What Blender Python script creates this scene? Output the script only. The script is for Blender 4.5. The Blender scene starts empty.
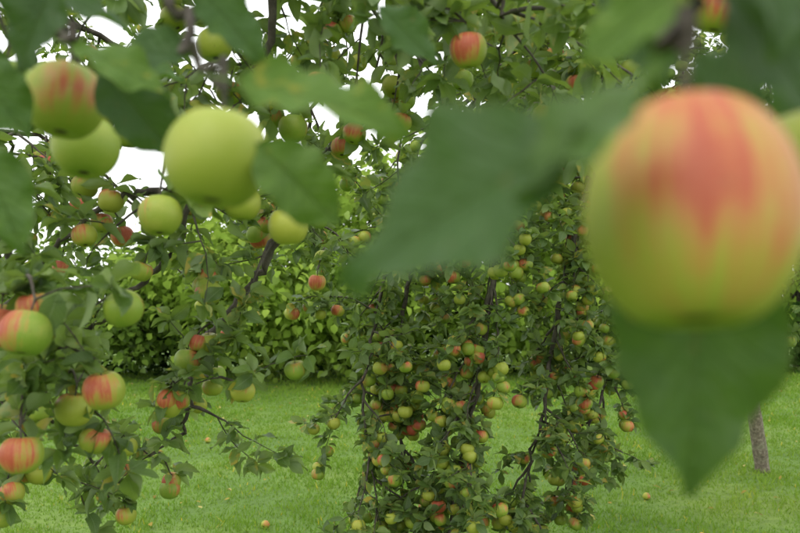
import bpy, math, random
import numpy as np
from mathutils import Vector

R = random.Random(11)
NR = np.random.default_rng(5)
scene = bpy.context.scene

# ------------------------------------------------------------------ helpers
def link(o, parent=None):
    scene.collection.objects.link(o)
    if parent: o.parent = parent
    return o
def empty(name, loc=(0,0,0)):
    e = bpy.data.objects.new(name, None); e.empty_display_size = .2
    link(e); return e
def mesh_np(name, V, F, mat, uv=None, col=None, parent=None, smooth=True):
    V = np.asarray(V, np.float32); F = np.asarray(F, np.int32)
    k = F.shape[1]
    me = bpy.data.meshes.new(name)
    me.vertices.add(len(V)); me.vertices.foreach_set("co", V.ravel())
    me.loops.add(F.size); me.loops.foreach_set("vertex_index", F.ravel())
    me.polygons.add(len(F))
    me.polygons.foreach_set("loop_start", np.arange(0, F.size, k, dtype=np.int32))
    me.polygons.foreach_set("loop_total", np.full(len(F), k, np.int32))
    if smooth: me.polygons.foreach_set("use_smooth", np.ones(len(F), bool))
    me.update(calc_edges=True)
    if uv is not None:
        l = me.uv_layers.new(name="UVMap")
        l.data.foreach_set("uv", np.asarray(uv, np.float32)[F.ravel()].ravel())
    if col is not None:
        a = me.color_attributes.new("lc", 'FLOAT_COLOR', 'POINT')
        c = np.ones((len(V), 4), np.float32); c[:, :3] = col
        a.data.foreach_set("color", c.ravel())
    me.materials.append(mat)
    o = bpy.data.objects.new(name, me)
    return link(o, parent)

def catmull(P, n=8):
    P = [Vector(p) for p in P]
    if len(P) < 3: return [P[0].lerp(P[1], i/n) for i in range(n+1)]
    Q = [P[0]*2-P[1]] + P + [P[-1]*2-P[-2]]
    out = []
    for i in range(1, len(Q)-2):
        a, b, c, d = Q[i-1], Q[i], Q[i+1], Q[i+2]
        for j in range(n):
            t = j/n
            out.append(.5*((2*b)+(c-a)*t+(2*a-5*b+4*c-d)*t*t+(3*b-3*c+d-a)*t**3))
    out.append(P[-1]); return out

class Tubes:
    def __init__(s): s.V=[]; s.F=[]; s.n=0
    def add(s, pts, radii, sides=6, knob=.08):
        pts=[Vector(p) for p in pts]
        m=len(pts); base=s.n
        ref=Vector((.31,.2,.93))
        for i,p in enumerate(pts):
            t=(pts[min(i+1,m-1)]-pts[max(i-1,0)])
            if t.length<1e-7: t=Vector((0,0,1))
            t.normalize()
            a=t.cross(ref)
            if a.length<.05: a=t.cross(Vector((1,0,0)))
            a.normalize(); b=t.cross(a)
            r=radii[i]*(1+R.uniform(-knob,knob))
            for k in range(sides):
                an=2*math.pi*k/sides
                q=p+(a*math.cos(an)+b*math.sin(an))*r*(1+R.uniform(-knob,knob))
                s.V.append((q.x,q.y,q.z))
        for i in range(m-1):
            for k in range(sides):
                k2=(k+1)%sides
                s.F.append((base+i*sides+k,base+i*sides+k2,base+(i+1)*sides+k2,base+(i+1)*sides+k))
        s.n+=m*sides
    def build(s,name,mat,parent=None):
        return mesh_np(name,s.V,s.F,mat,parent=parent)

def leaf_template(rows, cols, width=.58, bend=.25, fold=.25, wave=.03, twist=0, serr=0, pet=.22, seed=0):
    rr=random.Random(seed); ph=rr.uniform(0,6); p2=rr.uniform(0,6); p3=rr.uniform(0,6)
    V=[];UV=[]
    ts=[-pet,-.01]+[ (i/(rows-1)) for i in range(rows)]
    for t in ts:
        if t<0: w=.013
        else:
            w=.5*width*(math.sin(math.pi*min(1,max(0,t))**.86))**.8 if t<1 else 0
            w=max(w,.004)
            if t>.8: w*=1-.35*((t-.8)/.2)**1.5*1
        for c in range(cols):
            u=-1+2*c/(cols-1)
            ww=w
            if serr and t>0: 
                sgn=p2 if u<0 else p3
                ww=w*(1+abs(u)**3*(serr*(((t*26+sgn)%1)-.5)+.06*math.sin(t*13+sgn)+.03*math.sin(t*31+2*sgn)))
            x=u*ww
            z=-bend*max(t,0)**2+fold*abs(x)+wave*math.sin(t*9+ph+u*1.2)*abs(u)**1.5*(1 if t>0 else 0)
            if serr and t>0: z+=wave*.5*math.sin(t*24+(p2 if u<0 else p3))*abs(u)**2
            if twist and t>0:
                an=twist*t; x,z=x*math.cos(an)-(z)*math.sin(an)*1, z*math.cos(an)+x*math.sin(an)
            V.append((x,t,z)); UV.append((.5+.5*u,max(t,0)))
    F=[]
    for r in range(len(ts)-1):
        for c in range(cols-1):
            a=r*cols+c; F.append((a,a+1,a+cols+1,a+cols))
    return np.array(V),np.array(F),np.array(UV)

class Leaves:
    def __init__(s, templates): s.T=templates; s.P=[];s.D=[];s.U=[];s.S=[];s.C=[]
    def add(s,p,d,u,size,c=None):
        s.P.append(tuple(p)); s.D.append(tuple(d)); s.U.append(tuple(u)); s.S.append(size); s.C.append(R.random() if c is None else c)
    def extend(s,P,D,U,S,C):
        s.P+=list(map(tuple,P)); s.D+=list(map(tuple,D)); s.U+=list(map(tuple,U)); s.S+=list(S); s.C+=list(C)
    def build(s,name,mat,parent=None):
        P=np.array(s.P);D=np.array(s.D);U=np.array(s.U);S=np.array(s.S)[:,None];C=np.array(s.C)
        D/=np.linalg.norm(D,axis=1,keepdims=True)+1e-9
        X=np.cross(D,U); X/=np.linalg.norm(X,axis=1,keepdims=True)+1e-9
        N=np.cross(X,D)
        idx=NR.integers(0,len(s.T),len(P))
        VV=[];FF=[];UU=[];CC=[];n=0
        for k,(tv,tf,tu) in enumerate(s.T):
            m=idx==k
            if not m.any(): continue
            p,d,x,nn,sc=P[m],D[m],X[m],N[m],S[m]
            v=(p[:,None,:]+sc[:,None]*(tv[None,:,0:1]*x[:,None]+tv[None,:,1:2]*d[:,None]+tv[None,:,2:3]*nn[:,None]))
            q=len(p)
            VV.append(v.reshape(-1,3)); FF.append((tf[None]+(np.arange(q)*len(tv))[:,None,None]+n).reshape(-1,4))
            UU.append(np.tile(tu,(q,1)))
            c=np.repeat(C[m],len(tv)); r2=np.repeat(NR.random(q),len(tv))
            CC.append(np.stack([c,r2,np.tile(tu[:,1],q)],1)); n+=q*len(tv)
        return mesh_np(name,np.concatenate(VV),np.concatenate(FF),mat,np.concatenate(UU),np.concatenate(CC),parent)

# ---- apple geometry
def apple_template(seg,rings,seed=0,hh=None,cone=None):
    rr=random.Random(seed); ph=rr.uniform(0,6); l=rr.uniform(.01,.035); cone=rr.uniform(.0,.08) if cone is None else cone; hh=hh or rr.uniform(.88,1.0)
    V=[];UV=[]
    for i in range(rings+1):
        f=math.pi*(i/rings); f=max(.0,min(math.pi,f))
        for j in range(seg+1):
            th=2*math.pi*j/seg
            r=math.sin(f)**.9 if 0<f<math.pi-1e-6 else 0.0
            r*=1+cone*math.cos(f)
            r*=1+l*math.sin(th*2+ph)+.018*math.cos(5*th)*(1-math.cos(f))*.5
            z=hh*math.cos(f)-.34*math.exp(-(f/.33)**2)+.17*math.exp(-((math.pi-f)/.30)**2)
            V.append((r*math.cos(th),r*math.sin(th),z)); UV.append((j/seg,i/rings))
    F=[]
    for i in range(rings):
        for j in range(seg):
            a=i*(seg+1)+j; F.append((a,a+seg+1,a+seg+2,a+1))
    return np.array(V),np.array(F),np.array(UV)

def rot_to(axis):
    z=Vector(axis).normalized(); x=z.cross(Vector((0,1,.2))).normalized(); y=z.cross(x)
    a=R.uniform(0,6.28)
    X=x*math.cos(a)+y*math.sin(a); Y=z.cross(X)
    return np.array([X,Y,z]) # rows
def apple_arrays(T,center,diam,axis,blush,bdir,rnd):
    v,f,uv=T; M=rot_to(axis)
    w=(v@M)
    n=v/(np.linalg.norm(v,axis=1,keepdims=True)+1e-9)@M
    b=np.array(bdir,float); b/=np.linalg.norm(b)
    mask=np.clip((n@b)*.5+.5,0,1)
    mask=np.clip(mask+(blush-.5)*1.0,0,1)
    col=np.stack([mask,np.full(len(v),rnd),uv[:,1]],1)
    return np.array(center)+w*diam*.5, f, uv, col
class Apples:
    def __init__(s): s.V=[];s.F=[];s.U=[];s.C=[];s.n=0;s.T=[apple_template(18,14,k) for k in range(6)]
    def add(s,c,diam,axis,blush,bdir):
        v,f,u,col=apple_arrays(R.choice(s.T),c,diam,axis,blush,bdir,R.random())
        s.V.append(v);s.F.append(f+s.n);s.U.append(u);s.C.append(col);s.n+=len(v)
    def build(s,name,mat,parent):
        return mesh_np(name,np.concatenate(s.V),np.concatenate(s.F),mat,np.concatenate(s.U),np.concatenate(s.C),parent)

# ------------------------------------------------------------------ materials
class NT:
    def __init__(s,name):
        s.m=bpy.data.materials.new(name); s.m.use_nodes=True; s.t=s.m.node_tree; s.t.nodes.clear()
    def n(s,ty,**kw):
        nd=s.t.nodes.new(ty)
        for k,v in kw.items():
            if k in nd.inputs.keys(): nd.inputs[k].default_value=v
            else: setattr(nd,k,v)
        return nd
    def l(s,a,b): s.t.links.new(a,b)
    def math(s,op,a,b=None,c=None,clamp=False):
        nd=s.t.nodes.new('ShaderNodeMath'); nd.operation=op; nd.use_clamp=clamp
        for i,x in enumerate((a,b,c)):
            if x is None: continue
            if isinstance(x,(int,float)): nd.inputs[i].default_value=x
            else: s.l(x,nd.inputs[i])
        return nd.outputs[0]
    def mix(s,f,a,b,mode='MIX'):
        nd=s.t.nodes.new('ShaderNodeMixRGB'); nd.blend_type=mode
        for i,x in enumerate((f,a,b)):
            if isinstance(x,(int,float)): nd.inputs[i].default_value=x
            elif isinstance(x,tuple): nd.inputs[i].default_value=(*x,1)
            else: s.l(x,nd.inputs[i])
        return nd.outputs[0]
    def ramp(s,f,stops):
        nd=s.t.nodes.new('ShaderNodeValToRGB'); cr=nd.color_ramp
        while len(cr.elements)<len(stops): cr.elements.new(.5)
        for e,(p,c) in zip(cr.elements,stops): e.position=p; e.color=(*c,1) if len(c)==3 else c
        s.l(f,nd.inputs[0]); return nd.outputs[0]
    def noise(s,scale,detail=3,vec=None,rough=.5):
        nd=s.t.nodes.new('ShaderNodeTexNoise'); nd.inputs['Scale'].default_value=scale; nd.inputs['Detail'].default_value=detail; nd.inputs['Roughness'].default_value=rough
        if vec is not None: s.l(vec,nd.inputs['Vector'])
        return nd

def leaf_mat(name,c1,c2,c3,under,trans,tfac=.38,rough=.42,veins=True,yellow=.03,hero=False,spec=.4):
    m=NT(name)
    at=m.n('ShaderNodeAttribute'); at.attribute_name='lc'
    sep=m.n('ShaderNodeSeparateColor'); m.l(at.outputs['Color'],sep.inputs[0])
    r,g,v=sep.outputs
    geo=m.n('ShaderNodeNewGeometry')
    if veins:
        ns=m.noise(60 if not hero else 75,1 if not hero else 5,geo.outputs['Position'])
        rr=m.math('ADD',r,m.math('MULTIPLY',m.math('SUBTRACT',ns.outputs[0],.5),.45),clamp=True)
    else: rr=r
    col=m.ramp(rr,[(0,c1),(.5,c2),(1-yellow*1.5,c3),(1,(c3[0]*2.2,c3[1]*1.25,c3[2]))])
    if veins:
        uv=m.n('ShaderNodeUVMap'); su=m.n('ShaderNodeSeparateXYZ'); m.l(uv.outputs[0],su.inputs[0])
        au=m.math('MULTIPLY',m.math('ABSOLUTE',m.math('SUBTRACT',su.outputs[0],.5)),2)
        mid=m.math('SUBTRACT',1,m.math('DIVIDE',au,.07 if not hero else .05),clamp=True)
        ph=m.math('FRACT',m.math('ADD',m.math('MULTIPLY',su.outputs[1],8.5),m.math('MULTIPLY',m.math('POWER',au,.8),-2.6)))
        side=m.math('SUBTRACT',1,m.math('DIVIDE',m.math('ABSOLUTE',m.math('SUBTRACT',ph,.5)),.09),clamp=True)
        vein=m.math('MAXIMUM',mid,m.math('MULTIPLY',side,.45))
        col=m.mix(m.math('MULTIPLY',vein,.5),col,(under[0]*1.1,under[1]*1.1,under[2]*1.1))
        if hero: # brown scab spots and dry rim
            sp=m.noise(130,3,geo.outputs['Position'],.6)
            spot=m.math('MULTIPLY',m.math('SUBTRACT',sp.outputs[0],.66,clamp=True),9,clamp=True)
            rim=m.math('MULTIPLY',m.math('SUBTRACT',au,.93,clamp=True),8,clamp=True)
            col=m.mix(m.math('MULTIPLY',m.math('MAXIMUM',spot,m.math('MULTIPLY',rim,.5)),.7),col,(.12,.075,.025))
    colb=m.mix(.65,col,under)
    colf=m.mix(geo.outputs['Backfacing'],col,colb)
    if veins:
        p=m.n('ShaderNodeBsdfPrincipled',Roughness=rough); m.l(colf,p.inputs['Base Color'])
        p.inputs['Specular IOR Level'].default_value=spec
        rg=m.math('ADD',m.math('MULTIPLY',geo.outputs['Backfacing'],.3),m.math('ADD',rough,m.math('MULTIPLY',m.math('SUBTRACT',g,.5),.2)))
        m.l(rg,p.inputs['Roughness'])
        if hero:
            b=m.n('ShaderNodeBump',Strength=.8,Distance=.0015)
            h=m.math('ADD',m.math('MULTIPLY',vein,-1),m.math('MULTIPLY',m.noise(160,3,geo.outputs['Position']).outputs[0],1.6))
            m.l(h,b.inputs['Height']); m.l(b.outputs[0],p.inputs['Normal'])
    else:
        p=m.n('ShaderNodeBsdfDiffuse'); m.l(colf,p.inputs[0])
    t=m.n('ShaderNodeBsdfTranslucent'); m.l(m.mix(.55,col,trans),t.inputs[0])
    mx=m.n('ShaderNodeMixShader'); mx.inputs[0].default_value=tfac
    m.l(p.outputs[0],mx.inputs[1]); m.l(t.outputs[0],mx.inputs[2])
    o=m.n('ShaderNodeOutputMaterial'); m.l(mx.outputs[0],o.inputs[0])
    return m.m

M_leaf=leaf_mat('apple_leaf_mat',(.048,.090,.022),(.095,.160,.034),(.17,.24,.048),(.23,.29,.15),(.30,.44,.04),tfac=.37,rough=.48)
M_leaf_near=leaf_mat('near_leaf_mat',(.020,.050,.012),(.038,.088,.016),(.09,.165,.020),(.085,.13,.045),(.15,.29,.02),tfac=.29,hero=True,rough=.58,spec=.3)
M_bush=leaf_mat('hazel_leaf_mat',(.13,.21,.032),(.22,.33,.05),(.33,.43,.08),(.28,.37,.14),(.42,.58,.08),tfac=.42,veins=False)
M_backtree=leaf_mat('background_leaf_mat',(.07,.13,.024),(.12,.20,.035),(.19,.28,.05),(.18,.24,.10),(.3,.45,.05),tfac=.38,veins=False)
M_hedge=leaf_mat('hedge_leaf_mat',(.02,.045,.010),(.03,.065,.012),(.045,.09,.015),(.06,.09,.03),(.06,.14,.02),tfac=.2,veins=False)
M_grassb=leaf_mat('grass_blade_mat',(.075,.165,.018),(.14,.26,.028),(.25,.35,.05),(.18,.27,.05),(.26,.44,.04),tfac=.3,veins=False)

def bark_mat(name='bark_mat',k=1.0):
    m=NT(name); geo=m.n('ShaderNodeNewGeometry')
    n1=m.noise(38,6,geo.outputs['Position'],.65); n2=m.noise(9,3,geo.outputs['Position'])
    c=m.ramp(n1.outputs[0],[(.25,(.022*k,.017*k,.012*k)),(.5,(.07*k,.057*k,.042*k)),(.75,(.16*k,.14*k,.11*k))])
    c=m.mix(m.math('MULTIPLY',m.math('SUBTRACT',n2.outputs[0],.5),1.6,clamp=True),c,(.09*k,.11*k,.06*k))
    p=m.n('ShaderNodeBsdfPrincipled',Roughness=.9); m.l(c,p.inputs['Base Color'])
    b=m.n('ShaderNodeBump',Strength=.8,Distance=.006); m.l(n1.outputs[0],b.inputs['Height']); m.l(b.outputs[0],p.inputs['Normal'])
    o=m.n('ShaderNodeOutputMaterial'); m.l(p.outputs[0],o.inputs[0]); return m.m
M_bark=bark_mat('bark_mat',.8)
M_bark_grey=bark_mat('grey_bark_mat',2.4)

def apple_mat(name,hero):
    m=NT(name)
    at=m.n('ShaderNodeAttribute'); at.attribute_name='lc'
    sep=m.n('ShaderNodeSeparateColor'); m.l(at.outputs['Color'],sep.inputs[0]); mask,rnd,lat=sep.outputs
    uv=m.n('ShaderNodeUVMap'); mp=m.n('ShaderNodeMapping'); mp.inputs['Scale'].default_value=(32,1.3,1); m.l(uv.outputs[0],mp.inputs[0])
    st=m.noise(1,5,mp.outputs[0],.65)
    geo=m.n('ShaderNodeNewGeometry'); bl=m.noise(32,3 if hero else 2,geo.outputs['Position'])
    k=m.math('ADD',mask,m.math('ADD',m.math('MULTIPLY',m.math('SUBTRACT',st.outputs[0],.5),1.1),m.math('MULTIPLY',m.math('SUBTRACT',bl.outputs[0],.5),.65)),clamp=True)
    green=m.mix(rnd,(.16,.25,.026),(.30,.32,.040))
    green=m.mix(m.math('MULTIPLY',m.math('SUBTRACT',bl.outputs[0],.45,clamp=True),1.5,clamp=True),green,(.34,.34,.06))
    f=m.ramp(k,[(.54,(0,0,0)),(.90,(.92,.92,.92))])
    red=m.ramp(k,[(.54,(.42,.24,.05)),(.76,(.46,.13,.055)),(1,(.36,.055,.035))])
    c=m.mix(f,green,red)
    if hero:
        vo=m.n('ShaderNodeTexVoronoi',Scale=300.0); m.l(geo.outputs['Position'],vo.inputs['Vector'])
        dots=m.math('MULTIPLY',m.math('LESS_THAN',vo.outputs['Distance'],.15),.45)
        c=m.mix(dots,c,(.44,.38,.18))
        rs=m.noise(70,4,geo.outputs['Position'],.7)
        c=m.mix(m.math('MULTIPLY',m.math('SUBTRACT',rs.outputs[0],.66,clamp=True),5,clamp=True),c,(.10,.07,.025))
    top=m.math('SUBTRACT',1,m.math('DIVIDE',lat,.10),clamp=True)
    bot=m.math('DIVIDE',m.math('SUBTRACT',lat,.945),.02,clamp=True)
    c=m.mix(m.math('MULTIPLY',top,.7),c,(.14,.11,.03)); c=m.mix(bot,c,(.035,.025,.015))
    p=m.n('ShaderNodeBsdfPrincipled',Roughness=.5); m.l(c,p.inputs['Base Color'])
    p.inputs['Specular IOR Level'].default_value=.32
    if hero:
        b=m.n('ShaderNodeBump',Strength=.25,Distance=.0015); m.l(bl.outputs[0],b.inputs['Height']); m.l(b.outputs[0],p.inputs['Normal'])
    o=m.n('ShaderNodeOutputMaterial'); m.l(p.outputs[0],o.inputs[0]); return m.m
M_apple=apple_mat('apple_skin_mat',False)
M_apple_h=apple_mat('near_apple_skin_mat',True)

def ground_mat():
    m=NT('lawn_mat'); geo=m.n('ShaderNodeNewGeometry')
    n1=m.noise(.55,4,geo.outputs['Position']); n2=m.noise(14,5,geo.outputs['Position'],.7); n3=m.noise(90,3,geo.outputs['Position'],.7)
    c=m.ramp(n1.outputs[0],[(.3,(.065,.14,.016)),(.5,(.12,.22,.024)),(.7,(.21,.29,.04))])
    c=m.mix(m.ramp(n2.outputs[0],[(.35,(0,0,0)),(.7,(.7,.7,.7))]),c,(.06,.11,.014))
    c=m.mix(m.ramp(n3.outputs[0],[(.5,(0,0,0)),(.75,(.6,.6,.6))]),c,(.19,.30,.04))
    p=m.n('ShaderNodeBsdfPrincipled',Roughness=.85); m.l(c,p.inputs['Base Color'])
    b=m.n('ShaderNodeBump',Strength=.7,Distance=.02); m.l(n3.outputs[0],b.inputs['Height']); m.l(b.outputs[0],p.inputs['Normal'])
    o=m.n('ShaderNodeOutputMaterial'); m.l(p.outputs[0],o.inputs[0]); return m.m

# ------------------------------------------------------------------ ground
def gz(x,y): 
    return .03*np.sin(x*.7+1)*np.cos(y*.5)+.02*np.sin(x*1.9+y*1.3)
xs=np.concatenate([np.linspace(-400,-22,12),np.linspace(-20,20,90),np.linspace(22,400,12)])
ys=np.concatenate([np.linspace(-300,-12,10),np.linspace(-10,26,90),np.linspace(28,500,14)])
X,Y=np.meshgrid(xs,ys); Z=np.where((abs(X)<21)&(Y>-11)&(Y<27),gz(X,Y),0)
V=np.stack([X,Y,Z],-1).reshape(-1,3); nx=len(xs)
F=[(j*nx+i,j*nx+i+1,(j+1)*nx+i+1,(j+1)*nx+i) for j in range(len(ys)-1) for i in range(nx-1)]
mesh_np('lawn_ground',V,F,ground_mat())
def grass():
    N=210000
    y=3.2+ (NR.random(N)**1.35)*14.0
    x=(NR.random(N)-.5)*2*(y*.62+1.4)
    clump=.5+.5*np.sin(x*5.1+np.sin(y*3.7)*2)*np.sin(y*4.3+np.cos(x*2.9)*2)
    h=(.015+.026*NR.random(N))*(.4+1.1*clump)*(1+.02*y)
    w=.0022+.0005*y
    a=NR.random(N)*6.283; ln=NR.random(N)*1.2; la=NR.random(N)*6.283
    z=gz(x,y)-.003
    dx,dy=np.cos(a)*w,np.sin(a)*w
    b1=np.stack([x-dx,y-dy,z],1); b2=np.stack([x+dx,y+dy,z],1)
    tx,ty=x+np.cos(la)*ln*h,y+np.sin(la)*ln*h
    t1=np.stack([tx+dx*.15,ty+dy*.15,z+h],1); t2=np.stack([tx-dx*.15,ty-dy*.15,z+h],1)
    V=np.stack([b1,b2,t1,t2],1).reshape(-1,3)
    F=np.arange(N*4).reshape(-1,4)
    patch=.5+.34*np.sin(x*.9+1+.8*np.sin(y*1.3))*np.sin(y*.8+.9*np.sin(x*1.1))+.26*np.sin(x*2.7+y*.7)*np.sin(y*2.2-x*.9)
    c=np.clip(.28*NR.random(N)+.58*patch+.26*clump-.08,0,.97)
    yel=NR.random(N)<.02; c[yel]=1
    col=np.repeat(np.stack([c,NR.random(N),c],1),4,0)
    mesh_np('grass',V,F,M_grassb,None,col,smooth=False)
grass()

# ------------------------------------------------------------------ apple trees
TL=[leaf_template(8,5,width=R.uniform(.50,.68),bend=R.uniform(.0,.55),fold=R.uniform(.05,.8),wave=R.uniform(.03,.09),twist=R.uniform(-.9,.9),seed=k) for k in range(14)]
TM=[leaf_template(5,3,width=R.uniform(.54,.68),bend=R.uniform(.0,.5),fold=R.uniform(.05,.8),wave=.02,twist=R.uniform(-.7,.7),seed=k) for k in range(8)]
TB=[leaf_template(4,3,width=.85,bend=.3,fold=R.uniform(.1,.5),wave=0,pet=.05,seed=k) for k in range(4)]

class Tree:
    def __init__(s,name,templates,leafsize,applep,clear=None,appd=(.05,.066)):
        s.e=empty(name); s.t=Tubes(); s.tw=Tubes(); s.L=Leaves(templates); s.A=Apples(); s.ls=leafsize; s.ap=applep; s.clear=clear; s.pts=[]; s.appd=appd
        s.red=.45; s.nearp=1
    def ok(s,p): return s.clear is None or s.clear(p)
    def leaf(s,p,d):
        if not s.ok(p): return
        u=Vector((R.gauss(0,.6),R.gauss(0,.6),1)); 
        s.L.add(p,d,u,R.uniform(*s.ls)*(1 if R.random()<.75 else .65))
    def spur(s,p,d,n):
        for _ in range(n):
            a=Vector((R.gauss(0,1),R.gauss(0,1),R.gauss(.05,.75))).normalized()
            dd=(a+Vector(d)*.3).normalized()
            s.leaf(p+dd*.006,dd)
        if R.random()<s.ap*(s.nearp if p.y<1.6 else 1) and s.ok(p): s.apple_at(p)
    def apple_at(s,p,diam=None):
        diam=diam or R.uniform(*s.appd)
        ax=Vector((R.gauss(0,.25),R.gauss(0,.25),1)).normalized()
        st=R.uniform(.012,.025)
        c=p-ax*(st+diam*.40)
        s.A.add(c,diam,ax,min(.85,max(.0,R.gauss(s.red,.2))),(R.gauss(-.2,.7),R.gauss(-.6,.6),R.gauss(.5,.4)))
        s.tw.add([p,p.lerp(c+ax*diam*.18,.5)+Vector((R.uniform(-.002,.002),0,0)),c+ax*diam*.15],[.0013,.0011,.0012],4)
    def twig(s,p,d,L,r,droop,leafstep=.03,nl=(3,5)):
        n=max(3,int(L/.03)); pts=[p.copy()]; dd=Vector(d).normalized(); q=p.copy()
        for i in range(n):
            dd=(dd+Vector((R.gauss(0,.16),R.gauss(0,.16),R.gauss(-droop,.12)))).normalized()
            q=q+dd*(L/n); pts.append(q.copy())
        if not s.ok(pts[-1]): return
        s.tw.add(pts,[r*(1-.6*i/n) for i in range(n+1)],4)
        k=max(1,int(round(leafstep/(L/n)))); 
        for i in range(1,n+1,k): s.spur(pts[i],dd,R.randint(*nl))
        s.spur(pts[-1],dd,nl[1])
        s.pts+=pts[::2]
    def side(s,p,d,L,r,droop,twl=(.08,.2),step=.07,leafstep=.035,nl=(3,5)):
        n=max(4,int(L/.04)); q=p.copy(); dd=Vector(d).normalized(); pts=[q.copy()]
        for i in range(n):
            dd=(dd+Vector((R.gauss(0,.14),R.gauss(0,.14),R.gauss(-droop,.1)))).normalized(); q=q+dd*(L/n); pts.append(q.copy())
        if not s.ok(pts[n//2]): return
        s.tw.add(pts,[r*(1-.65*i/n)+.001 for i in range(n+1)],5,.15)
        s.pts+=pts
        acc=0
        for i in range(1,n+1):
            acc+=L/n
            if acc>=step:
                acc=0
                v=Vector((R.gauss(0,1),R.gauss(0,1),R.gauss(0,.8))).normalized()
                s.twig(pts[i],v+dd*.5,R.uniform(*twl),.0022,.05,leafstep,nl)
        s.twig(pts[-1],dd,R.uniform(*twl),.002,.05,leafstep,nl)
    def limb(s,P,r0,r1,dens=12,L=(.2,.5),droop=.12,start=.15,sides=8,**kw):
        pts=catmull(P,9); n=len(pts)
        pts=[p+Vector((R.gauss(0,.006),R.gauss(0,.006),R.gauss(0,.006))) if 0<i<n-1 else p for i,p in enumerate(pts)]
        s.t.add(pts,[r0+(r1-r0)*(i/(n-1))**.8 for i in range(n)],sides,.10)
        s.pts+=pts
        tot=sum((pts[i+1]-pts[i]).length for i in range(n-1)); run=0
        for i in range(1,n):
            seg=(pts[i]-pts[i-1]); run+=seg.length
            if run/tot<start: continue
            m=seg.length*dens; cnt=int(m)+(1 if R.random()<m-int(m) else 0)
            for _ in range(cnt):
                v=Vector((R.gauss(0,1),R.gauss(0,1),R.gauss(-.1,.7))).normalized()
                s.side(pts[i],v+seg.normalized()*.5,R.uniform(*L),max(.0028,min(.006,r0*.3)),droop,**kw)
        if dens: s.side(pts[-1],(pts[-1]-pts[-2]),L[0],r1,droop,**kw)
    def nearest(s,p):
        return min(s.pts,key=lambda q:(q-p).length+max(0,(p.z-q.z))*1.5)
    def build(s,leafmat):
        s.t.build('limbs',M_bark,s.e); s.tw.build('twigs',M_bark,s.e)
        s.L.build('leaves',leafmat,s.e)
        if s.A.n: s.A.build('fruit',M_apple,s.e)

# ---- foreground tree (trunk stands left of and slightly behind the viewpoint)
def clear_fg(p):
    p=Vector(p); d=p-Vector((0,0,1.5))
    if p.y<-.6 and p.z<2.3: return False
    return d.length>.98 
FT=Tree('apple_tree',TL,(.042,.068),.085,clear_fg,(.05,.064)); FT.red=.33; FT.nearp=.3
FT.t.add(catmull([(-2.5,-.3,-.05),(-2.45,-.3,.5),(-2.35,-.25,1.1),(-2.25,-.2,1.5)],6),[.16-.003*i for i in range(19)],12,.08)
kw=dict(step=.08,leafstep=.05,nl=(3,5))
S=(.08,.2)
FT.limb([(-2.3,-.25,1.3),(-1.7,.5,2.3),(-.9,1.4,2.7),(-.1,2.1,2.72),(.6,2.5,2.6),(1.3,2.8,2.45)],.07,.015,5,(.3,.55),.14,.25,10,**kw)
FT.limb([(-2.3,-.25,1.4),(-2.2,.9,2.2),(-1.9,1.9,2.3),(-1.6,2.6,2.0),(-1.5,2.9,1.75)],.05,.008,4,(.25,.45),.1,.2,8,**kw)
FT.limb([(.25,2.3,2.66),(.06,2.2,2.17),(-.2,2.2,1.925),(-.34,2.2,1.67),(-.453,2.2,1.5),(-.566,2.18,1.353),(-.58,2.15,1.217),(-.62,2.2,1.12)],.018,.005,5,(.1,.28),.1,.12,8,**kw)
FT.limb([(-.9,1.4,2.68),(-.3,1.7,2.25),(-.46,1.8,1.82),(-.575,1.8,1.753),(-.69,1.82,1.72),(-.83,1.85,1.615),(-.98,1.9,1.45),(-1.05,1.95,1.32)],.012,.004,5,(.1,.3),.08,.15,8,**kw)
FT.limb([(-.45,1.8,1.84),(-.52,1.85,1.66),(-.62,1.9,1.55),(-.78,1.9,1.40),(-.88,1.9,1.256),(-.86,2.0,1.15),(-.84,2.1,1.08)],.009,.0035,6,S,.08,.1,7,**kw)
FT.limb([(-1.7,.5,2.3),(-1.1,1.1,2.1),(-.85,1.4,1.8),(-.75,1.48,1.6),(-.72,1.48,1.46),(-.68,1.48,1.37)],.014,.0035,4,(.06,.16),.05,.45,7,**kw)
FT.limb([(-.1,2.1,2.7),(.1,1.8,2.4),(.15,1.5,2.12),(.2,1.4,2.02)],.010,.004,6,(.15,.3),.1,.1,7,**kw)
FT.limb([(-.1,2.1,2.72),(.2,1.8,2.45),(.5,1.7,2.32),(.8,1.8,2.25)],.010,.004,5,(.12,.28),.1,.1,7,**kw)
FT.limb([(-.1,2.1,2.72),(-.12,1.95,2.48),(-.1,1.9,2.28),(-.02,1.95,2.15)],.010,.004,8,(.12,.28),.08,.1,7,**kw)
FT.limb([(.1,2.25,2.70),(.12,2.4,2.45),(.05,2.5,2.2),(.0,2.5,2.0)],.010,.004,5,(.12,.28),.08,.1,7,**kw)
FT.limb([(.6,2.5,2.6),(.62,2.3,2.35),(.55,2.1,2.18),(.5,2.0,2.1)],.010,.004,5,(.15,.3),.1,.1,7,**kw)
FT.limb([(-.9,1.4,2.7),(-.55,1.5,2.4),(-.42,1.5,2.15),(-.36,1.5,2.08)],.010,.004,6,(.12,.28),.1,.1,7,**kw)
FT.limb([(-1.3,.95,2.5),(-.95,1.3,2.3),(-.8,1.6,2.15),(-.9,1.9,2.05),(-1.1,2.2,1.95),(-1.25,2.5,1.9)],.012,.004,5,(.12,.32),.08,.3,7,**kw)
FT.limb([(.1,2.2,2.72),(-.2,2.5,2.5),(-.3,2.7,2.2),(-.34,2.9,1.9),(-.33,3.1,1.8)],.012,.004,6,(.15,.32),.08,.1,7,**kw)
FT.limb([(.6,2.5,2.6),(.5,2.9,2.5),(.3,3.2,2.4),(.1,3.4,2.25)],.012,.004,6,(.15,.35),.08,.1,7,**kw)
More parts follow.
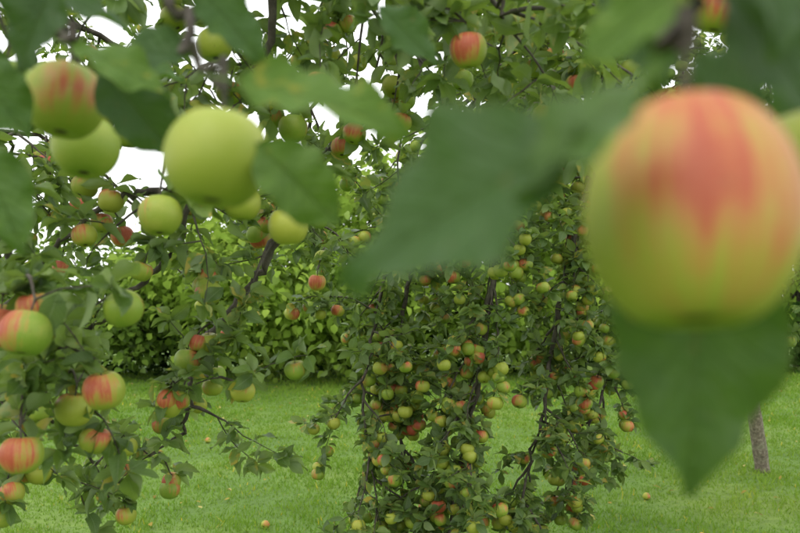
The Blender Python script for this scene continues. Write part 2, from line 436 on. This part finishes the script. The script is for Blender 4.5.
FT.limb([(-1.9,1.9,2.3),(-1.4,2.5,2.5),(-.95,2.9,2.4),(-.6,3.0,2.15),(-.45,3.05,1.95)],.016,.004,5,(.15,.36),.08,.2,7,**kw)
FT.limb([(-1.6,2.6,2.0),(-1.35,2.8,2.1),(-1.1,3.0,1.95),(-.95,3.1,1.7)],.012,.004,5,(.15,.32),.08,.2,7,**kw)
# bare carrying branches that reach close to the viewpoint
FT.limb([(-1.0,1.3,2.68),(-.45,1.0,2.3),(-.24,.72,1.88),(-.185,.62,1.745),(-.15,.57,1.68),(-.122,.535,1.645)],.009,.0025,0)
FT.limb([(-1.3,.95,2.5),(-.75,.9,2.1),(-.45,.8,1.86),(-.33,.74,1.76),(-.29,.69,1.73)],.009,.003,0)
FT.limb([(-.4,1.8,2.72),(-.05,1.0,2.4),(.08,.5,1.95),(.110,.31,1.66),(.106,.286,1.592)],.010,.0022,0)
FT.limb([(.08,.5,1.95),(.15,.42,1.75),(.195,.37,1.62)],.004,.002,0)

# hero apples: x, y, z, diameter, blush, blush direction
heroes=[
(.105,.280,1.532,.0745,.44,(-.02,-1,.40)),
(.196,.355,1.556,.070,.20,(.6,-.5,.6)),
(-.293,.68,1.675,.070,.28,(.5,-.8,.4)),
(-.339,.84,1.665,.070,.05,(0,0,1)),
(-.461,.91,1.751,.070,.10,(0,0,1)),
(-.122,.52,1.595,.070,.05,(.3,0,1)),
(-.373,1.21,1.632,.066,.25,(-1,-.3,.3)),
(-.695,1.95,1.66,.058,.6,(.2,-1,.3)),
(-.525,1.95,1.72,.062,.15,(1,0,.3)),
(-.36,1.51,1.995,.070,.1,(0,0,1)),
(-.325,2.02,2.098,.062,.4,(1,-.6,0)),
(-.249,1.81,1.90,.068,.15,(1,0,.5)),
(-.187,1.30,1.624,.068,.1,(0,0,1)),
(-.406,2.26,1.68,.065,.6,(-.4,-1,.2)),
(-.497,2.02,1.518,.070,.30,(-1,-.4,.3)),
(-.551,2.02,1.344,.070,.30,(1,-.4,.3)),
(-.58,1.95,1.238,.068,.1,(0,0,1)),
(-.495,1.30,1.35,.070,.48,(-.4,-.9,.4)),
(-.599,1.43,1.300,.068,.30,(-.4,0,1)),
(-.918,1.95,1.195,.068,.35,(-1,-.4,.3)),
(-.633,1.30,1.242,.070,.50,(-.2,-1,.5)),
(-.622,1.21,1.461,.072,.75,(0,-1,.3)),
(-.525,1.09,1.455,.070,.45,(-.8,-.7,.4)),
(-.882,2.33,.921,.062,.5,(.5,-.8,.2)),
(-.69,2.33,.933,.062,.3,(1,-.4,.2)),
(-.874,2.5,.962,.062,.4,(-.5,-.8,.2)),
(-1.183,2.72,1.612,.062,.65,(0,-1,.3)),
(-.96,2.33,1.779,.062,.65,(.2,-1,.3)),
(-1.24,2.72,1.98,.062,.65,(0,-1,.3)),
(-.68,3.0,1.36,.060,.5,(0,-1,.3)),
(-.555,2.33,1.275,.066,.1,(0,0,1)),
(.119,1.36,1.9375,.066,.48,(-.5,-.8,.2)),
(.25,1.81,2.13,.066,.1,(0,0,1)),
(.186,2.33,2.16,.066,.2,(0,0,1)),
(.445,1.95,2.04,.064,.5,(0,-1,.2)),
(-.33,3.2,1.76,.062,.5,(0,-1,.2)),
(-.29,2.72,1.563,.062,.5,(0,-1,.2)),
(.39,.95,1.86,.070,.5,(0,-1,.2)),
]
HT=[apple_template(56,44,100+k) for k in range(5)]
HBIG=apple_template(72,56,200,1.20,-.03)
HG=apple_template(56,44,201,.97,.0)
for i,(x,y,z,d,bl,bd) in enumerate(heroes):
    c=Vector((x,y,z)); ax=Vector((R.gauss(0,.12),R.gauss(0,.12),1)).normalized()
    if i==0: ax=Vector((.02,.20,1)).normalized()
    if i==5: ax=Vector((.1,.15,1)).normalized()
    v,f,uv,col=apple_arrays(HBIG if i==0 else HG if i in(5,2) else HT[i%5],c,d,ax,bl,bd,R.random() if i>5 else (.8,.7,.5,.3,.1,.6)[i])
    o=mesh_np('apple',v,f,M_apple_h,uv,col)
    top=c+ax*(d*.5*.5); stt=c+ax*(d*.5+.014)+Vector((R.uniform(-.004,.004),R.uniform(-.004,.004),0))
    st=Tubes(); st.add(catmull([top,top.lerp(stt,.6),stt],4),[.0015,.0014,.0013,.0013,.0013,.0014,.0016,.0019,.0024][:9],6)
    so=st.build('stem',M_bark,o)
    q=FT.nearest(stt)
    mid=stt.lerp(q,.5)+Vector((0,0,.02+.08*(q-stt).length))
    cv=catmull([q,mid,stt],6)
    FT.tw.add(cv,[.0045-.0025*j/(len(cv)-1) for j in range(len(cv))],5,.15)
    if y>.95:
        for p in cv[2:]:
            FT.spur(p,Vector((0,0,-.2)),R.randint(0,2))
        for _ in range(2 if y<1.5 else 1):
            v=Vector((R.gauss(0,1),R.gauss(.5,.4),R.gauss(.4,.4)))
            FT.twig(stt,v,R.uniform(.05,.12),.002,.0,.04,(2,4))
FT.build(M_leaf)

# ---- near leaves (each a modelled blade with serrated edge, midrib, petiole)
NL=[ # base, tip, width/length, normal, colour
((.0586,.24,1.5524),(-.027,.28,1.510),.60,(-.25,-.8,.55),.42),
((.079,.228,1.568),(.031,.235,1.536),.56,(-.3,-.5,.9),.66),
((.124,.338,1.535),(.1225,.305,1.424),.62,(-.1,-1,.15),.60),
((.116,.30,1.627),(.071,.31,1.597),.62,(-.2,-.8,.5),.90),
((.122,.30,1.622),(.163,.29,1.572),.72,(.1,-.9,.4),.20),
((.129,.29,1.640),(.140,.27,1.592),.60,(.2,-1,.2),.40),
((.150,.34,1.645),(.205,.33,1.605),.70,(.0,-.9,.5),.3),
((.10,.36,1.66),(.125,.36,1.60),.7,(.0,-.9,.3),.25),
((.17,.40,1.63),(.155,.38,1.565),.7,(.2,-.9,.4),.3),
((.215,.46,1.66),(.235,.45,1.60),.7,(.1,-.9,.4),.5),
((-.089,.43,1.621),(.0065,.42,1.602),.46,(0,-.75,.7),.93),
((-.092,.50,1.600),(-.038,.50,1.552),.68,(.1,-.9,.4),.88),
((-.02,.70,1.765),(.036,.70,1.714),.55,(.1,-.9,.4),.45),
((-.155,.60,1.687),(-.240,.61,1.704),.50,(0,-.8,.6),.3),
((-.262,.60,1.75),(-.305,.6,1.68),.68,(-.1,-.9,.3),.2),
((-.246,.64,1.69),(-.190,.66,1.625),.66,(.2,-.9,.3),.25),
((-.325,.60,1.62),(-.283,.58,1.540),.55,(.1,-.9,.4),.7),
((-.158,.60,1.742),(-.102,.60,1.690),.6,(.1,-.8,.6),.5),
((-.335,.60,1.69),(-.288,.6,1.628),.66,(0,-.9,.4),.6),
((-.236,.56,1.683),(-.166,.56,1.656),.50,(0,-.7,.7),.9),
((-.30,.62,1.75),(-.215,.64,1.735),.62,(0,-.6,.8),.3),
((-.39,.72,1.74),(-.37,.7,1.65),.6,(.1,-.9,.3),.3),
((.20,.37,1.62),(.245,.36,1.56),.65,(-.1,-.9,.3),.25),
((.18,.40,1.66),(.26,.42,1.665),.6,(-.1,-.5,.8),.6),
((-.34,.9,1.78),(-.25,.9,1.76),.6,(0,-.6,.8),.6),
]
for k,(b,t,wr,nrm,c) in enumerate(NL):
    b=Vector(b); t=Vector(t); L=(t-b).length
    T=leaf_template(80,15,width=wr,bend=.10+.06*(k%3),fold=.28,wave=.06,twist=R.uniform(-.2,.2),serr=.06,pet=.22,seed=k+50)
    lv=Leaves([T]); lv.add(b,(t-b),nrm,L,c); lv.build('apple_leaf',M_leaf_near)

# ---- middle tree with weeping, fruit-laden boughs
MT=Tree('apple_tree',TM,(.045,.070),.20,None,(.052,.070)); MT.red=.22
tt=Tubes(); tt.add(catmull([(3.16,6.75,-.05),(3.10,6.7,.2),(3.00,6.6,.57),(2.84,6.4,1.0),(2.7,6.2,1.4)],5),[.066-.0009*i for i in range(21)],12,.06)
tt.build('trunk',M_bark_grey,MT.e)
kw=dict(step=.055,leafstep=.034,nl=(3,5))
D=16
MT.limb([(2.7,6.2,1.35),(2.1,5.4,2.3),(1.4,4.5,2.75),(.8,3.9,2.6),(.5,3.6,2.1),(.4,3.5,1.5),(.30,3.45,.9),(.22,3.4,.5)],.05,.005,D,(.12,.34),.12,.3,8,**kw)
MT.limb([(2.1,5.4,2.3),(1.6,4.6,2.4),(1.0,3.9,2.15),(.78,3.7,1.6),(.66,3.6,1.0),(.55,3.5,.6)],.03,.005,D,(.12,.34),.12,.2,8,**kw)
MT.limb([(1.4,4.5,2.75),(.6,4.2,2.7),(.18,3.9,2.2),(.05,3.8,1.6),(-.03,3.7,1.15),(0.02,3.65,.7)],.025,.005,D-3,(.10,.28),.12,.2,8,**kw)
MT.limb([(.6,4.2,2.7),(.15,3.9,2.35),(-.02,3.7,1.85),(-.12,3.55,1.35),(-.17,3.5,1.05),(-.10,3.45,.6)],.015,.004,D-2,(.10,.26),.12,.3,8,**kw)
MT.limb([(2.7,6.2,1.4),(2.7,5.6,2.3),(2.3,5,2.4),(2.0,4.7,1.9),(1.75,4.6,1.35)],.035,.005,D-4,(.15,.4),.14,.2,8,**kw)
MT.limb([(1.4,4.5,2.75),(1.35,4.1,2.1),(1.15,4,1.4),(1.0,3.9,1.0),(.85,3.8,.7)],.02,.005,D,(.12,.30),.12,.1,8,**kw)
MT.limb([(2.7,6.2,1.4),(2.9,6.3,2.3),(3.0,6.3,3.1),(2.8,6.2,3.7)],.04,.008,7,(.3,.7),.10,.2,8,**kw)
MT.limb([(2.75,6.3,1.5),(3.5,6.1,2.5),(4.1,5.8,2.2),(4.3,5.6,1.6),(4.35,5.5,1.25)],.04,.006,8,(.2,.5),.12,.2,8,**kw)
MT.limb([(2.75,6.3,1.5),(3.1,7.2,2.5),(3.3,7.9,2.3),(3.3,8.2,1.7)],.04,.006,5,(.25,.5),.12,.2,8,**kw)
MT.limb([(2.3,5.6,2.1),(1.9,6.0,2.9),(1.3,6.1,3.1),(.6,6.0,2.8),(.2,5.9,2.3)],.03,.006,8,(.25,.55),.12,.2,8,**kw)
MT.limb([(2.0,5.2,2.4),(1.7,4.9,3.1),(1.1,4.6,3.2),(.7,4.4,2.9)],.02,.006,8,(.2,.45),.12,.2,8,**kw)
MT.limb([(2.3,5,2.4),(2.5,4.6,2.5),(2.6,4.3,2.0),(2.5,4.2,1.5)],.02,.006,8,(.15,.4),.12,.2,8,**kw)
MT.build(M_leaf)

# ------------------------------------------------------------------ background vegetation
def crown(name,cx,cy,rx,ry,z0,z1,n,ls,mat,clumps=60,trunk=True,seed=1):
    e=empty(name); rs=np.random.default_rng(seed)
    rz=(z1-z0)/2; cz=(z1+z0)/2
    d=rs.normal(size=(clumps,3)); d/=np.linalg.norm(d,axis=1,keepdims=True)
    rad=rs.uniform(.55,1.0,clumps)[:,None]
    C=d*rad*np.array([rx,ry,rz])*(1+.15*rs.normal(size=(clumps,1)))+np.array([cx,cy,cz])
    C[:,2]=np.maximum(C[:,2],z0+.1)
    k=rs.integers(0,clumps,n); sz=rs.uniform(.12,.26,clumps)*min(rx,rz*1.3)
    off=rs.normal(size=(n,3))*sz[k][:,None]*np.array([1,1,.6])
    P=C[k]+off; P[:,2]=np.maximum(P[:,2],.1)
    D=off/np.linalg.norm(off,axis=1,keepdims=True)+rs.normal(size=(n,3))*.6+np.array([0,0,-.3])
    U=rs.normal(size=(n,3))*.6+np.array([0,-.2,1])
    cv=rs.random(clumps)
    L=Leaves(TB); L.extend(P,D,U,rs.uniform(*ls,n),np.clip(.45*cv[k]+.5*rs.random(n),0,1))
    L.build('leaves',mat,e)
    T=Tubes()
    if trunk:
        T.add(catmull([(cx,cy,-.05),(cx+.05,cy,z0+.3),(cx-.05,cy,cz),(cx,cy,z1-rz*.4)],5),[.13-.006*i for i in range(16)],8)
    for c in C[:26]:
        s=Vector((cx,cy,max(.3,z0+.2))); c=Vector(c)
        T.add(catmull([s,s.lerp(c,.5)+Vector((0,0,.2)),c],4),[.035-.003*i for i in range(9)],5)
    T.build('limbs',M_bark,e)
    return e
crown('hazel_bush',-2.0,14.4,2.8,1.6,.50,3.7,13000,(.11,.19),M_bush,90,False,1)
crown('hazel_bush',1.2,15.2,2.6,1.6,.50,4.6,10000,(.12,.20),M_bush,80,False,2)
crown('hazel_bush',-5.8,15.6,2.4,1.6,.3,2.4,7000,(.11,.18),M_backtree,60,False,3)
crown('hazel_bush',-9.8,16.2,2.6,1.6,.3,2.4,4500,(.13,.20),M_backtree,60,False,4)
crown('background_tree',4.8,18.5,2.8,2,.6,5.6,6000,(.14,.23),M_backtree,70,True,5)
crown('background_tree',9.2,18.0,3.0,2,.5,6.2,7000,(.14,.23),M_bush,70,True,6)
crown('background_tree',14.5,19,3.2,2,.5,6.0,4000,(.16,.24),M_backtree,70,True,7)
crown('background_tree',-14.5,19,3.2,2,.5,4.0,4000,(.16,.24),M_backtree,70,True,8)
n=24000
hp=np.stack([NR.uniform(-19,19,n),16.4+NR.normal(size=n)*.28,np.abs(NR.uniform(0,1.35,n)+NR.normal(size=n)*.07)],1)
h=Leaves(TB); h.extend(hp,NR.normal(size=(n,3)),NR.normal(size=(n,3))*.6+np.array([0,-.4,1]),NR.uniform(.10,.15,n),NR.random(n)); h.build('hedge',M_hedge)

# fallen leaves and windfalls
fl=Leaves(TM)
for _ in range(420):
    y=R.uniform(3.6,14); x=R.uniform(-.6*y-.5,.6*y+.5)
    fl.add((x,y,float(gz(x,y))+.035),(R.gauss(0,1),R.gauss(0,1),R.gauss(0,.2)),(R.gauss(0,.3),R.gauss(0,.3),1),R.uniform(.035,.065))
M_fall=leaf_mat('fallen_leaf_mat',(.16,.09,.03),(.30,.24,.06),(.42,.38,.14),(.35,.3,.16),(.5,.4,.1),tfac=.2,veins=False)
fl.build('fallen_leaves',M_fall)
wf=Apples()
for (x,y) in [(1.15,4.3),(-.9,5.2),(.5,4.6),(1.9,6.0),(-2.0,8.1),(.1,6.3),(1.4,7.2),(.9,5.6)]:
    wf.add((x,y,float(gz(x,y))+.03),.058,(R.gauss(0,1),R.gauss(0,1),.4),.4,(R.gauss(0,1),-1,1))
wf.build('fallen_apples',M_apple,None)

# ------------------------------------------------------------------ light
el,az=math.radians(55),math.radians(205)   # azimuth clockwise from +Y
w=bpy.data.worlds.new('World'); scene.world=w; w.use_nodes=True; nt=w.node_tree
bg=nt.nodes['Background']; sky=nt.nodes.new('ShaderNodeTexSky'); sky.sky_type='NISHITA'; sky.sun_disc=False
sky.sun_elevation=el; sky.sun_rotation=az; sky.dust_density=4; sky.air_density=1
mx=nt.nodes.new('ShaderNodeMixRGB'); mx.inputs[0].default_value=.88; mx.inputs[2].default_value=(18.8,19.2,19,1)
nt.links.new(sky.outputs[0],mx.inputs[1]); nt.links.new(mx.outputs[0],bg.inputs[0]); bg.inputs[1].default_value=.115
sun=bpy.data.lights.new('sun','SUN'); sun.energy=1.0; sun.angle=math.radians(30); sun.color=(1,.97,.9)
so=bpy.data.objects.new('sun',sun); link(so)
dirv=Vector((math.sin(az)*math.cos(el),math.cos(az)*math.cos(el),math.sin(el)))
so.rotation_euler=dirv.to_track_quat('Z','Y').to_euler()

# ------------------------------------------------------------------ camera
cam=bpy.data.cameras.new('camera'); co=bpy.data.objects.new('camera',cam); link(co)
co.location=(0,0,1.5); co.rotation_euler=(math.radians(90),0,0)
cam.lens=35; cam.sensor_width=36; cam.shift_y=.0425; cam.clip_start=.01; cam.clip_end=1500
cam.dof.use_dof=True; cam.dof.focus_distance=2.9; cam.dof.aperture_fstop=5.0
scene.camera=co
scene.view_settings.view_transform='Standard'; scene.view_settings.look='None'; scene.view_settings.exposure=0
